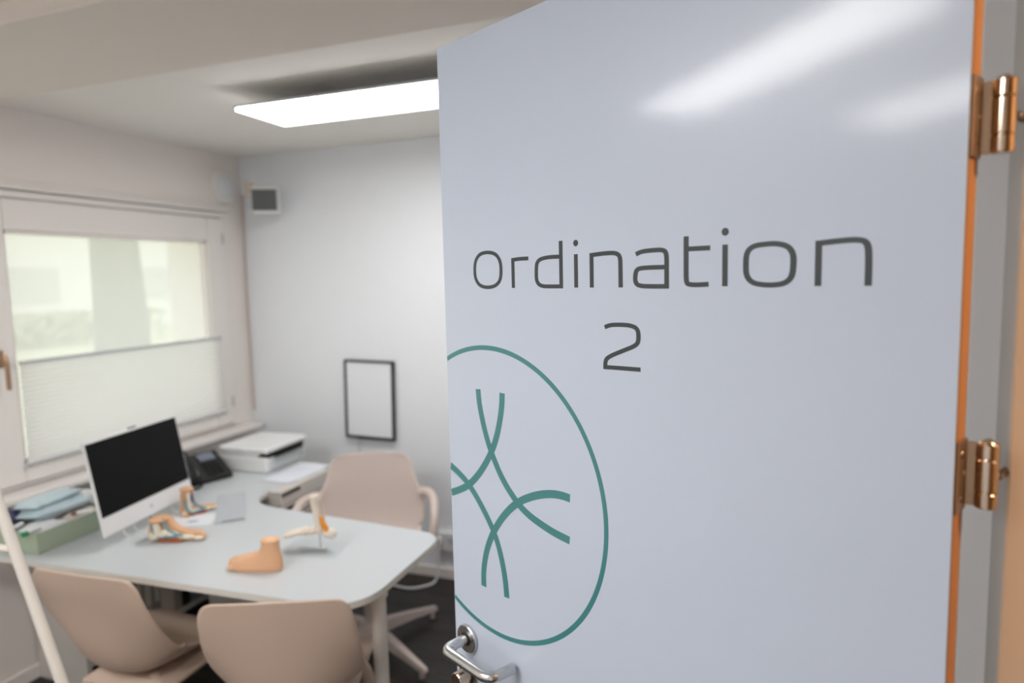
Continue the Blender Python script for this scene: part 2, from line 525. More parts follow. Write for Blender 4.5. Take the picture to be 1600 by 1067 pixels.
# ------------------------------------------------------------------ ceiling lights
def ceiling_light(yc, label, lm=None):
    root = tag(empty('ceiling_light', (-1.29, yc, 2.345)), label, 'lamp', 'long flat ceiling panels')
    MB().box((-.60, -.15, .0035), (.60, .15, .014)).build('housing', M_WGREY, root, bevel=.003)
    MB().box((-.594, -.144, -.006), (.594, .144, .0034)).build('diffuser', lm or M_LAMP, root)
    for s in (-.30, .30):
        MB().box((s - .05, .02, .014), (s + .05, .06, ZC - 2.345)).build('mounting_block', M_WGREY, root)
    return root
ceiling_light(2.27, 'long lit white ceiling panel above the desk, cut off by the open door')
ceiling_light(-.10, 'long lit ceiling panel behind the camera, mirrored as the larger streak on the door', M_LAMPB)
ceiling_light(-1.10, 'long lit ceiling panel farthest behind the camera, mirrored as the smaller streak', M_LAMPB)
hl = tag(empty('hall_light', (1.0, .5, 2.345)), 'warm round ceiling light in the hall outside the doorway', 'lamp')
MB().lathe([(.17, .075), (.18, .05), (.18, .03)]).build('housing', M_WGREY, hl, smooth=40)
MB().lathe([(.175, .03), (.165, .008), (.12, -.006), (.02, -.01)]).build('diffuser', M_HLAMP, hl, smooth=60)

# ------------------------------------------------------------------ the open door
DH = R(62.75)
dd = Vector((-math.sin(DH), math.cos(DH), 0))      # from the hinges towards the free edge
dn = Vector((math.cos(DH), math.sin(DH), 0))       # away from the viewer
DM = Matrix(((dd.x, dn.x, 0, 0), (dd.y, dn.y, 0, 0), (0, 0, 1, 0), (0, 0, 0, 1)))   # (a, n, z) -> world
N0, TH = 0.74, 0.040
A0, A1, ZD0, ZD1 = 0.1735, 0.9785, 0.008, 2.082
mb = MB(DM)
mb.mi = 0
mb.box((A0, N0, ZD0), (A1, N0 + .0035, ZD1)); mb.box((A0, N0 + TH - .0035, ZD0), (A1, N0 + TH, ZD1))
mb.box((A1 - .002, N0 + .0035, ZD0), (A1, N0 + TH - .0035, ZD1))
mb.mi = 1
mb.box((A0 + .0006, N0 + .0035, ZD0), (A1 - .002, N0 + TH - .0035, ZD1))
door = struct(mb.build('door_1', [M_DOOR, M_EDGE]))
MB(DM).box((A0 - .0002, N0 + .0032, ZD0), (A0 + .0008, N0 + .0050, ZD1)).build('edge_joint', M_DARKEDGE, door)

def ribbon_geo(M, pts, wid, closed, clip, h):
    pts = [tuple(p) for p in pts]
    q = [pts[0]]
    for p in pts[1:]:
        if math.hypot(p[0] - q[-1][0], p[1] - q[-1][1]) > 1e-5: q.append(p)
    pts = q
    n = len(pts); L, Rr = [], []
    for i in range(n):
        if closed: a, b, c = pts[i - 1], pts[i], pts[(i + 1) % n]
        else: a, b, c = pts[max(i - 1, 0)], pts[i], pts[min(i + 1, n - 1)]
        d1 = Vector((b[0] - a[0], b[1] - a[1])); d2 = Vector((c[0] - b[0], c[1] - b[1]))
        if d1.length < 1e-9: d1 = d2
        if d2.length < 1e-9: d2 = d1
        d1.normalize(); d2.normalize()
        t = (d1 + d2).normalized(); nn = Vector((-t.y, t.x))
        k = 1 / max(.5, nn.dot(Vector((-d1.y, d1.x))))
        wx, wz = wid if isinstance(wid, tuple) else (wid, wid)
        o = Vector((nn.x * wx, nn.y * wz)) / 2 * k
        L.append((min(b[0] + o.x, clip), b[1] + o.y)); Rr.append((min(b[0] - o.x, clip), b[1] - o.y))
    vs = [(x, N0 - h, z) for x, z in L] + [(x, N0 - h, z) for x, z in Rr] + [(x, N0, z) for x, z in L] + [(x, N0, z) for x, z in Rr]
    fs = []
    rng = range(n) if closed else range(n - 1)
    for i in rng:
        j = (i + 1) % n
        fs += [(i, j, n + j, n + i), (2 * n + i, 2 * n + j, j, i), (n + i, n + j, 3 * n + j, 3 * n + i)]
    if not closed:
        fs += [(0, n, 3 * n, 2 * n), (n - 1, 3 * n - 1, 4 * n - 1, 2 * n - 1)]
    M.add(vs, fs)

def ribbon(name, pts, wid, m, closed=False, clip=A1, parent=door, label=None, h=.0003, groups=None):
    M = MB(DM)
    for k, g_ in enumerate(groups or [pts]):
        ribbon_geo(M, g_, wid, closed, clip, h + .00006 * k)
    o = M.build(name, m, parent)
    if label: o['label'] = label
    return o

def ext(p, q, d):
    v = Vector((p[0] - q[0], p[1] - q[1])).normalized() * d
    return (p[0] + v.x, p[1] + v.y)
def rounded(groups, closed):
    if closed: return [chaikin(groups[0], True, 3)]
    out = []
    for k, gseg in enumerate(groups):
        gseg = list(gseg)
        if k < len(groups) - 1: gseg[-1] = ext(gseg[-1], gseg[-2], .0030)
        if k > 0: gseg[0] = ext(gseg[0], gseg[1], .0034)
        out.append(chaikin(gseg, False, 3))
    return out
SW = (.0073, .0061)
GL = [
 ([[(.8560,1.7215),(.8360,1.7180),(.8250,1.7070),(.8225,1.6915),(.8250,1.6740),(.8370,1.6645),(.8570,1.6615),(.8780,1.6645),(.8895,1.6760),(.8915,1.6920),(.8885,1.7080),(.8770,1.7190)]], True, 'capital letter O'),
 ([[(.7940,1.6610),(.7940,1.7062)],[(.7940,1.7062),(.7790,1.7074),(.7580,1.7074)]], False, 'letter r'),
 ([[(.6880,1.7310),(.6880,1.6630)],[(.6880,1.6630),(.7080,1.6630),(.7300,1.6632),(.7405,1.6700),(.7410,1.6860),(.7390,1.7030),(.7200,1.7077),(.6880,1.7077)]], False, 'letter d'),
 ([[(.6580,1.7100),(.6580,1.6610)]], False, 'letter i'),
 ([[(.6280,1.6610),(.6280,1.7075)],[(.6280,1.7075),(.6060,1.7090),(.5850,1.7092),(.5765,1.7045),(.5760,1.6900),(.5760,1.6610)]], False, 'letter n'),
 ([[(.5500,1.7055),(.5410,1.7088),(.5240,1.7098),(.5050,1.7098),(.5010,1.7035),(.5010,1.6900),(.5010,1.6622)],[(.5010,1.6622),(.5240,1.6622),(.5440,1.6628),(.5510,1.6670),(.5512,1.6780),(.5480,1.6862),(.5320,1.6872),(.5020,1.6872)]], False, 'letter a'),
 ([[(.4720,1.7250),(.4720,1.6840),(.4718,1.6665),(.4670,1.6640),(.4520,1.6638),(.4400,1.6646)]], False, 'letter t'),
 ([[(.4180,1.7120),(.4180,1.6618)]], False, 'letter i'),
 ([[(.3912,1.6865),(.3905,1.7010),(.3830,1.7085),(.3670,1.7100),(.3530,1.7100),(.3400,1.7060),(.3345,1.6970),(.3342,1.6860),(.3355,1.6720),(.3430,1.6650),(.3540,1.6630),(.3680,1.6630),(.3830,1.6655),(.3905,1.6740)]], True, 'letter o'),
 ([[(.3070,1.6615),(.3070,1.7077)],[(.3070,1.7077),(.2880,1.7092),(.2660,1.7098),(.2570,1.7060),(.2558,1.6900),(.2558,1.6615)]], False, 'letter n'),
]
for gseg, closed, lab in GL:
    ribbon('lettering', None, SW, M_TXT, closed, label='dark grey ' + lab + ' on the door', groups=rounded(gseg, closed))
ribbon('lettering', [(.4725, 1.7090), (.4380, 1.7090)], SW, M_TXT, h=.00036, label='dark grey crossbar of the letter t')
for a, z in ((.6580, 1.7262), (.4180, 1.7272)):
    ribbon('lettering', [(a + .0024 * math.cos(t), z + .0024 * math.sin(t)) for t in [2 * PI * k / 20 for k in range(20)]], .0047, M_TXT, True, label='dark grey dot of the letter i')
ribbon('lettering', None, SW, M_TXT, groups=rounded([[(.6050,1.6045),(.5950,1.6082),(.5780,1.6092),(.5590,1.6090),(.5470,1.6045),(.5458,1.5910),(.5490,1.5820),(.5700,1.5740),(.5990,1.5625),(.6045,1.5560),(.6045,1.5472)],[(.6045,1.5472),(.5790,1.5480),(.5430,1.5488)]], False), label='dark grey numeral 2')
# teal emblem: ring and four crossing arcs
EC, ER = (.862, 1.3025), .2562
a0 = math.acos((A1 - .0005 - EC[0]) / ER)
ring = [(EC[0] + ER * math.cos(t), EC[1] + ER * math.sin(t)) for t in [a0 + (2 * PI - 2 * a0) * k / 120 for k in range(121)]]
ribbon('emblem_ring', ring, .0082, M_TEAL)
ARC = [
 [(.8912,1.4840),(.8890,1.4590),(.8830,1.4350),(.8740,1.4060),(.8600,1.3750),(.8330,1.3330),(.7980,1.3010),(.7700,1.2860),(.7370,1.2770),(.7100,1.2715),(.6790,1.2685)],
 [(.8280,1.4840),(.8295,1.4620),(.8350,1.4370),(.8445,1.4060),(.8600,1.3750),(.8880,1.3370),(.9230,1.3040),(.9520,1.2885),(.9780,1.2775)],
 [(.6770,1.3365),(.6950,1.3375),(.7220,1.3340),(.7580,1.3220),(.7980,1.3010),(.8320,1.2700),(.8590,1.2350),(.8770,1.2010),(.8870,1.1690),(.8905,1.1450),(.8905,1.1230)],
 [(.9780,1.3300),(.9500,1.3190),(.9230,1.3040),(.8900,1.2730),(.8590,1.2350),(.8460,1.2080),(.8370,1.1790),(.8310,1.1500),(.8290,1.1230)],
]
for k, p in enumerate(ARC):
    ribbon('emblem_arc', chaikin(p, False, 3), .0130, M_TEAL, h=.0003 + .00006 * k)

# lever handle with round rose, and cylinder lock knob below
def rod_disc(a, z, r, n0, n1, m, name, par, bev=.0015, lab=None):
    prof = [(r - bev, 0), (r, bev), (r, abs(n1 - n0) - bev), (r - bev, abs(n1 - n0))]
    rings = [[(a + q * math.cos(2 * PI * k / 36), n0 - t if n1 < n0 else n0 + t, z + q * math.sin(2 * PI * k / 36)) for k in range(36)] for q, t in prof]
    return MB(DM).loft(rings).build(name, m, par, smooth=35)
HA, HZ = .939, 1.006
ha = rod_disc(HA, HZ, .0265, N0, N0 - .008, M_STEEL, 'door_handle', door)
ha['label'] = 'brushed steel lever handle on a round rose'
rod_disc(HA, HZ, .0125, N0 - .008, N0 - .0095, M_DARK, 'rose_gap', ha)
def arc_pts(P, rr=.014, seg=6):
    P = [Vector(p) for p in P]; out = [P[0]]
    for i in range(1, len(P) - 1):
        a = (P[i - 1] - P[i]).normalized(); b = (P[i + 1] - P[i]).normalized()
        s, e = P[i] + a * rr, P[i] + b * rr
        for k in range(seg + 1):
            t = k / seg
            out.append(s * (1 - t) ** 2 + P[i] * 2 * t * (1 - t) + e * t * t)
    out.append(P[-1]); return out
MB(DM).tube(arc_pts([(HA, N0 - .006, HZ), (HA, N0 - .058, HZ), (.812, N0 - .060, HZ), (.808, N0 - .010, HZ)], .020, 8), .0096, 20).build('lever', M_STEEL, ha, smooth=60)
rod_disc(HA, HZ - .072, .0265, N0, N0 - .006, M_STEEL, 'lock_rose', ha)
rod_disc(HA, HZ - .072, .0165, N0 - .006, N0 - .008, M_DARK, 'lock_gap', ha)
rod_disc(HA, HZ - .072, .0150, N0 - .008, N0 - .034, M_HINGE, 'lock_knob', ha)

# hinges
KX, KY, KR = .2195, .7645, .0100
def door_hinge(z0, z1):
    hz = (z1 - z0)
    h = MB(DM).box((A0 - .0024, N0 + .006, z0 - .004), (A0 - .0001, N0 + .038, z1 + .004)).build('hinge', M_HINGE2, door, bevel=.001)
    h['label'] = 'nickel hinge with a thick round knuckle'
    # arm from the leaf to the knuckle
    lf = DM @ Vector((A0 - .001, N0 + .037, 0))
    p1, p2 = Vector((lf.x, lf.y)), Vector((KX - .0075, KY + .003))
    d = (p2 - p1).normalized(); nrm = Vector((-d.y, d.x)) * .0016
    poly = [tuple(p1 + nrm), tuple(p2 + nrm), tuple(p2 - nrm), tuple(p1 - nrm)]
    MB().prism(poly, z0, z1).build('hinge_arm', M_HINGE2, h, bevel=.0006)
    cuts = [(z0, z0 + .235 * hz), (z0 + .25 * hz, z0 + .75 * hz), (z0 + .765 * hz, z1)]
    for i, (c0, c1) in enumerate(cuts):
        MB(Matrix.Translation((KX, KY, 0))).lathe([(KR - .0008, c0), (KR, c0 + .0008), (KR, c1 - .0008), (KR - .0008, c1)], 32).build('knuckle', M_HINGE, h, smooth=35)
    MB(Matrix.Translation((KX, KY, 0))).lathe([(KR * .82, z0 - .0006), (KR * .82, z1), (KR * .6, z1 + .002), (.002, z1 + .0045)], 24).build('hinge_pin', M_HINGE, h, smooth=50)
    zc = (z0 + z1) / 2
    m = MB()
    n = 7
    m.cyl((KX + KR * .7, KY + .001, zc), (XR - .006, KY + .024, zc), .0036, 12)
    for k in range(n):
        t = k / n
        p = Vector((KX + KR, KY + .001, zc)).lerp(Vector((XR - .006, KY + .024, zc)), t + .03)
        q = Vector((KX + KR, KY + .001, zc)).lerp(Vector((XR - .006, KY + .024, zc)), t + .09)
        m.cyl(p, q, .0044, 12)
    m.build('frame_bolt', M_HINGE, h, smooth=40)
    for dz, da in ((.84, .012), (.5, .022), (.14, .012)):
        rings = [[(A0 - .0024 - t, N0 + .006 + da * 1.1 + q * math.cos(2 * PI * k / 12), z0 + dz * hz + q * math.sin(2 * PI * k / 12)) for k in range(12)] for q, t in ((.0036, 0), (.003, .0007))]
        MB(DM).loft(rings).build('screw', M_HINGE, h)
    return h
door_hinge(1.7855, 1.8530)
door_hinge(1.4400, 1.5050)
door_hinge(0.2300, 0.2980)

# ------------------------------------------------------------------ desk
def round_poly(pts, radii, seg=8):
    n = len(pts); out = []
    for i in range(n):
        p = Vector(pts[i]); a = (Vector(pts[i - 1]) - p); b = (Vector(pts[(i + 1) % n]) - p)
        r = min(radii[i], a.length * .49, b.length * .49)
        if r < 1e-4: out.append(tuple(p)); continue
        s, e = p + a.normalized() * r, p + b.normalized() * r
        for k in range(seg + 1):
            t = k / seg
            q = s * (1 - t) ** 2 + p * 2 * t * (1 - t) + e * t * t
            out.append((q.x, q.y))
    return out
DT = .74
desk = tag(empty('desk', (-2.0, 1.9, 0)), 'white L-shaped desk with rounded corners standing under the window', 'desk')
dp = [(-2.765, 1.495), (-1.055, 1.555), (-1.060, 2.135), (-2.04, 2.215), (-2.075, 2.83), (-2.765, 2.83)]
rp = round_poly(dp, [.01, .16, .10, .16, .06, .01])
D0 = Matrix.Translation((2.0, -1.9, 0))
m = MB(D0); m.mi = 1; m.prism(rp, DT - .022, DT - .0025)
m.mi = 0; m.prism(rp, DT - .0025, DT)
m.build('desktop', [M_DESK, M_DESKE], desk, bevel=.0012)
def desk_leg(x, y):
    m = MB(D0); m.lathe([(.023, .0), (.023, DT - .040), (.029, DT - .040), (.029, DT - .022)], 28, Matrix.Translation((x, y, 0)))
    return m.build('leg', M_LEGW, desk, smooth=35)
desk_leg(-1.088, 1.718); desk_leg(-2.40, 1.86); desk_leg(-2.66, 2.74)
MB(D0).box((-2.60, 1.80, DT - .065), (-1.20, 1.84, DT - .025)).build('crossbar', M_LEGW, desk)

# ------------------------------------------------------------------ chairs
def interp(tab, t):
    for i in range(len(tab) - 1):
        if t <= tab[i + 1][0]:
            k = (t - tab[i][0]) / (tab[i + 1][0] - tab[i][0]); k = k * k * (3 - 2 * k) if False else k
            return tab[i][1] * (1 - k) + tab[i + 1][1] * k
    return tab[-1][1]

def shell_mesh(prof, wtab, ltab, expo, nv=17, name='shell', m=None, parent=None, corner=.10, topcrown=0.0):
    P = smoothpath(prof, 3)
    P = [Vector((0, p[0], p[1])) for p in P]
    L = [0]
    for i in range(1, len(P)): L.append(L[-1] + (P[i] - P[i - 1]).length)
    T = [l / L[-1] for l in L]
    NU = 34
    rows = []
    for i in range(NU + 1):
        t = i / NU
        # denser near the ends
        t = .5 - .5 * math.cos(PI * t) if True else t
        j = max(k for k in range(len(T)) if T[k] <= t + 1e-9); j = min(j, len(T) - 2)
        k = (t - T[j]) / (T[j + 1] - T[j])
        p = P[j].lerp(P[j + 1], k); tg = (P[j + 1] - P[j]).normalized()
        nrm = Vector((0, tg.z, -tg.y))      # profile runs front -> back -> up; this points up / forward
        rows.append((t, p, nrm))
    vs, fs = [], []
    Ltot = L[-1]
    for (t, p, nrm) in rows:
        hw = interp(wtab, t)
        d = min(t, 1 - t) * Ltot
        if d < corner:
            q = 1 - d / corner
            hw = hw - corner * .62 * (1 - (1 - q ** 2.6) ** (1 / 2.6)) 
        lf = interp(ltab, t)
        cr = topcrown * max(0, (t - .85) / .15)
        for j in range(nv):
            v = -1 + 2 * j / (nv - 1)
            a = abs(v) ** expo
            q = p + nrm * lf * a
            q.x = hw * v * (1 - .12 * lf * 4 * a)
            q.z += cr * (1 - v * v)
            vs.append(tuple(q))
    for i in range(NU):
        for j in range(nv - 1):
            a = i * nv + j
            fs.append((a, a + 1, a + nv + 1, a + nv))
    return MB().add(vs, fs).build(name, m, parent, smooth=180, solid=.009, sub=1)

def side_chair(label):
    t = tag(empty('shell_chair'), label, 'chair', 'beige shell chairs at the front of the desk')
    prof = [(.212, .432), (.19, .453), (.11, .460), (.0, .447), (-.12, .442), (-.19, .466), (-.228, .54), (-.246, .65), (-.262, .74), (-.275, .825)]
    wt = [(0, .18), (.2, .210), (.42, .218), (.52, .226), (.64, .226), (.80, .222), (1, .206)]
    lt = [(0, .01), (.08, .018), (.2, .045), (.38, .085), (.50, .115), (.64, .080), (.78, .032), (.90, .012), (1, .004)]
    shell_mesh(prof, wt, lt, 2.3, name='shell', m=M_CHAIR, parent=t, corner=.07)
    b = MB()
    b.loft([[(sx * x, sy * yv - .01, z) for sx, sy in ((-1, -1), (1, -1), (1, 1), (-1, 1))] for x, yv, z in ((.15, .15, .385), (.165, .165, .405), (.13, .13, .428))])
    b.build('seat_support', M_CHAIR, t, bevel=.008)
    for sx in (-1, 1):
        for sy in (-1, 1):
            m = MB()
            pts = [(sx * .085, sy * .10 - .01, .408), (sx * .135, sy * .135 - .01, .400), (sx * .163, sy * .155 - .01, .360), (sx * .178, sy * .172 - .01, .25), (sx * .205, sy * .20 - .01, .0)]
            pp = smoothpath(pts, 2)
            m.tube(pp, [.030 - .017 * k / (len(pp) - 1) for k in range(len(pp))], 12)
            m.build('leg', M_CHAIR, t, smooth=60)
    for sy in (-1, 1):
        m = MB()
        pts = [(-.172, sy * .160 - .01, .31), (-.155, sy * .158 - .01, .365), (-.10, sy * .155 - .01, .388), (.10, sy * .155 - .01, .388), (.155, sy * .158 - .01, .365), (.172, sy * .160 - .01, .31)]
        m.tube(smoothpath(pts, 2), .017, 10)
        m.build('leg_arch', M_CHAIR, t, smooth=60)
    return t
ch1 = side_chair('beige plastic shell chair in front of the desk, the left one of the two')
ch1.rotation_euler = (0, 0, R(3)); ch1.location = (-1.892, 1.620, 0)
ch2 = copy_tree(ch1)
ch2['label'] = 'beige plastic shell chair in front of the desk, right one, next to the leg'
ch2.rotation_euler = (0, 0, R(23)); ch2.location = (-1.204 - .27 * math.sin(R(23)), 1.385 + .27 * math.cos(R(23)), 0)

def arm_chair():
    t = tag(empty('swivel_armchair', (-1.625, 2.50, 0), R(205)), 'pale pinkish-beige swivel armchair behind the desk, facing it', 'chair')
    prof = [(.205, .425), (.18, .448), (.10, .455), (.0, .442), (-.12, .436), (-.19, .455), (-.225, .53), (-.24, .65), (-.25, .74), (-.262, .835)]
    wt = [(0, .20), (.2, .235), (.42, .245), (.55, .255), (.68, .268), (.78, .255), (.86, .218), (1, .192)]
    lt = [(0, .01), (.2, .03), (.38, .06), (.52, .10), (.66, .10), (.80, .075), (.9, .045), (1, .03)]
    shell_mesh(prof, wt, lt, 2.3, name='shell', m=M_CHAIRL, parent=t, corner=.075, topcrown=.012)
    for s in (-1, 1):
        m = MB()
        pts = [(s * .235, -.165, .665), (s * .275, -.12, .680), (s * .303, -.03, .676), (s * .308, .06, .645), (s * .303, .09, .58), (s * .290, .085, .50), (s * .235, .07, .455)]
        m.tube(smoothpath(pts, 2), .020, 12, flat=1.2)
        m.build('armrest', M_CHAIRL, t, smooth=60)
    m = MB(); m.lathe([(.10, .425), (.11, .405), (.04, .39), (.03, .30), (.030, .12), (.055, .105), (.055, .065)], 24)
    m.build('column', M_CHAIRL, t, smooth=40)
    for k in range(4):
        a = PI / 4 + k * PI / 2 - R(3)
        dx, dy = math.cos(a), math.sin(a)
        rings = []
        for q, zt, hh, wv in ((.03, .115, .055, .030), (.12, .105, .048, .026), (.25, .080, .035, .020), (.375, .052, .025, .014), (.385, .045, .014, .010)):
            rings.append([(dx * q - dy * s * wv, dy * q + dx * s * wv, z) for s, z in ((-1, zt - hh), (1, zt - hh), (.75, zt), (-.75, zt))])
        leg = MB().loft(rings).build('base_arm', M_CHAIRL, t, bevel=.004)
        MB().cyl((dx * .355, dy * .355, 0), (dx * .355, dy * .355, .03), .012, 14).build('glide', M_CHAIRL, leg)
    return t
arm_chair()

# ------------------------------------------------------------------ on the desk
def all_in_one():
    c = Vector((-2.228, 1.882, .990)); ya = R(100.2); ti = R(10)
    xa = Vector((math.cos(ya), math.sin(ya), 0)); nn = Vector((math.sin(ya), -math.cos(ya), 0))
    upv = Vector((0, 0, 1)) * math.cos(ti) - nn * math.sin(ti); nf = xa.cross(upv)
    root = tag(empty('desktop_computer', (c.x, c.y, DT)), 'white all-in-one computer with a blank black screen, seen at an angle', 'computer')
    o = c - Vector((c.x, c.y, DT))
    M = Matrix(((xa.x, upv.x, nf.x, o.x), (xa.y, upv.y, nf.y, o.y), (xa.z, upv.z, nf.z, o.z), (0, 0, 0, 1)))
    M_ = M
    m = MB(M_); m.box((-.245, -.204, -.011), (.245, .143, -.0005)); m.build('case', M_WHITE, root, bevel=.004, seg=3)
    m = MB(M_); m.box((-.17, -.17, -.038), (.17, .10, -.011)); m.build('rear_bulge', M_WHITE, root, bevel=.012, seg=3)
    m = MB(M_); m.box((-.238, -.134, -.0005), (.238, .134, .0012)); m.build('screen', M_SCREEN, root)
    m = MB(M_); m.box((-.02, .141, -.009), (.02, .1475, -.003)); m.build('camera_bump', M_DARK, root)
    m = MB(M_); m.lathe([(.0075, 0), (.0075, .0012)], 20, Matrix.Translation((0, -.170, -.0005))); m.build('logo_disc', M_WGREY, root)
    # wire loop feet touching the desk
    for s in (-.13, .13):
        a = M @ Vector((s - .025, -.19, -.018)); b = M @ Vector((s + .025, -.19, -.018))
        fwd = nn * .085
        bot = Vector((0, 0, .004))
        p = [a, Vector((a.x, a.y, .02)) + fwd * .35, Vector((a.x, a.y, bot.z)) + fwd, Vector((b.x, b.y, bot.z)) + fwd, Vector((b.x, b.y, .02)) + fwd * .35, b]
        MB().tube(smoothpath(p, 2), .0035, 8).build('wire_foot', M_WGREY, root, smooth=60)
    a = M @ Vector((0, -.02, -.030)); bk = -nn * .16
    MB().tube([a, a + bk * .5 - Vector((0, 0, .08)), Vector((a.x + bk.x, a.y + bk.y, .006))], .010, 10).build('rear_prop', M_WGREY, root, smooth=60)
    return root
all_in_one()

def desk_phone():
    t = tag(empty('desk_phone', (-2.50, 2.425, DT), R(72)), 'black desk telephone beside the computer, handset on its cradle', 'telephone')
    m = MB()   # wedge body: front low (-y), back high
    prof = [(-.10, .0), (.09, .0), (.09, .10), (.06, .115), (-.10, .028)]
    vs = [(-.095, y_, z_) for y_, z_ in prof] + [(.115, y_, z_) for y_, z_ in prof]
    n = 5
    fs = [tuple(range(n)), tuple(range(2 * n - 1, n - 1, -1))] + [(i, (i + 1) % n, (i + 1) % n + n, i + n) for i in range(n)]
    m.add(vs, fs); m.build('body', M_BLACK, t, bevel=.006)
    sl = math.atan2(.087, .16)
    S = Matrix.Translation((0, -.10, .028)) @ Matrix.Rotation(sl, 4, 'X')
    MB(S).box((.005, .115, -.002), (.085, .165, .006)).build('display', M_LCD, t, bevel=.002)
    for r_ in range(4):
        for c_ in range(3):
            MB(S).box((.008 + c_ * .028, .015 + r_ * .024, 0), (.028 + c_ * .028, .030 + r_ * .024, .006)).build('key', M_BLACK, t)
    h = MB(S)
    h.tube(smoothpath([(-.065, -.005, .020), (-.065, .02, .034), (-.065, .10, .044), (-.065, .165, .034), (-.065, .185, .018)], 2), .020, 12)
    h.blob((-.065, .01, .016), (.030, .030, .018)); h.blob((-.065, .172, .016), (.030, .030, .018))
    h.build('handset', M_BLACK, t, smooth=60)
    c = []
    for k in range(60):
        a = k * .9; u = k / 59
        c.append((-.10 + .06 * u - .02 * math.sin(u * PI) , -.11 - .045 * math.sin(u * PI), .007 + .004 * math.sin(a)))
    MB().tube(c, .003, 6).build('cord', M_BLACK, t, smooth=60)
    return t
desk_phone()

def printer():
    t = tag(empty('printer', (-2.375, 2.745, DT), R(1)), 'white inkjet printer with a black paper slot in the room corner', 'printer')
    X0, X1, Y0, Y1 = -.145, .135, -.165, .150
    m = MB(); m.box((X0, Y0, 0), (X1, Y1, .078)); m.build('body', M_WHITE, t, bevel=.012, seg=3)
    m = MB(); m.box((X0 - .004, Y0 - .004, .100), (X1 + .010, Y1 + .004, .128)); m.build('scanner_lid', M_WHITE, t, bevel=.010, seg=3)
    m = MB(); m.box((X0 + .005, Y0 + .005, .077), (X1 - .05, Y1 - .005, .101)); m.build('upper_body', M_WHITE, t)
    m = MB(); m.box((X1 - .052, Y0 + .02, .077), (X1 + .002, Y1 - .02, .099)); m.build('paper_slot', M_DARK, t)
    m = MB(); m.box((X1 - .03, Y0 + .05, .078), (X1 + .03, Y1 - .06, .083)); m.build('output_tray', M_DARK, t)
    m = MB(); m.box((X1, Y0 + .03, .010), (X1 + .006, Y1 - .05, .068)); m.build('paper_drawer', M_WGREY, t, bevel=.003)
    m = MB(); m.box((X1 - .002, Y1 - .045, .02), (X1 + .004, Y1 - .015, .070)); m.build('control_panel', M_WGREY, t, bevel=.002)
    return t
printer()

# drawer pedestal at the end of the desk
def pedestal():
    t = tag(empty('drawer_unit', (-2.20, 2.62, 0)), 'light grey drawer pedestal with dark slot handles at the desk end', 'cabinet')
    fx, y0, y1 = .215, -.25, .13
    MB().box((-.24, y0, .03), (fx - .018, y1, .712)).build('carcass', M_RADW, t, bevel=.002)
    zs = [(.60, .708), (.515, .595), (.34, .51), (.05, .335)]
    MB().box((.1405, y0, .7122), (fx - .018, y1, .7385)).build('top_panel', M_RADW, t, bevel=.001)
    zs = [(.672, .7385), (.606, .668), (.50, .600), (.30, .495), (.05, .295)]
    for a, b in zs:
        d = MB().box((fx - .018, y0, a), (fx, y1, b)).build('drawer', M_RADW, t, bevel=.002)
        MB().box((fx - .001, y0 + .01, b - .024), (fx + .004, y0 + .135, b - .011)).build('handle_slot', M_DARK, d)
    for sx in (-.2, .16):
        for sy in (y0 + .04, y1 - .04):
            MB().cyl((sx, sy, 0), (sx, sy, .03), .018, 14).build('castor', M_BLACK, t)
    return t
pedestal()
# loose paper sheets on the desk end
def sheet(cx, cy, z, sx, sy, rz, label, grp=None, name='paper_sheet', m=M_PAPER):
    o = MB().box((-sx / 2, -sy / 2, 0), (sx / 2, sy / 2, .0012)).build(name, m)
    o.location = (cx, cy, z); o.rotation_euler = (0, 0, rz)
    tag(o, label, 'paper', grp)
    return o
sheet(-2.105, 2.665, DT + .0004, .17, .28, R(3), 'white paper sheet at the desk end in front of the printer, lower one')
sheet(-2.100, 2.610, DT + .0022, .16, .25, R(-6), 'white paper sheet at the desk end in front of the printer, topmost one', m=mat('paper_cool', (222, 225, 236), .7))

# note pad with ruled grid between phone and foot models
def notepad():
    pts = [(-2.268, 2.301), (-2.155, 2.333), (-1.855, 2.001), (-1.933, 1.930)]
    t = tag(empty('note_pad', (-2.055, 2.145, DT), R(-48)), 'light grey note pad with fine ruled lines lying beside the models', 'pad')
    MB().box((-.19, -.056, 0), (.19, .056, .006)).build('paper_block', mat('pad_grey', (181, 185, 192), .6), t, bevel=.001)
    MB().box((.178, -.03, .006), (.188, .05, .0075)).build('dark_strip', mat('pad_dark', (120, 122, 126), .5), t)
    for k in range(11):
        MB().box((-.17 + k * .03, -.048, .006), (-.1685 + k * .03, .048, .0063)).build('ruled_line', M_WGREY, t)
    return t
notepad()
# flyer with blurred blue print under the ankle model
fy = empty('flyer', (-2.13, 1.985, DT + .0002), R(28))
tag(fy, 'white slip with two blue printed smudges below the upright ankle model', 'paper')
MB().box((-.075, -.09, 0), (.115, .045, .0008)).build('paper', M_PAPER, fy)
for x_, w_ in ((-.03, .035), (.035, .045)):
    pr = MB().prism([(x_ + w_ * .5 * math.cos(t) + .004 * math.sin(3 * t), -.045 + (x_ * .25) + .0085 * math.sin(t) + .002 * math.cos(5 * t)) for t in [2 * PI * k / 18 for k in range(18)]], .0008, .0010)
    pr.build('print_mark', mat('print_blue', (140, 148, 184), .7), fy)

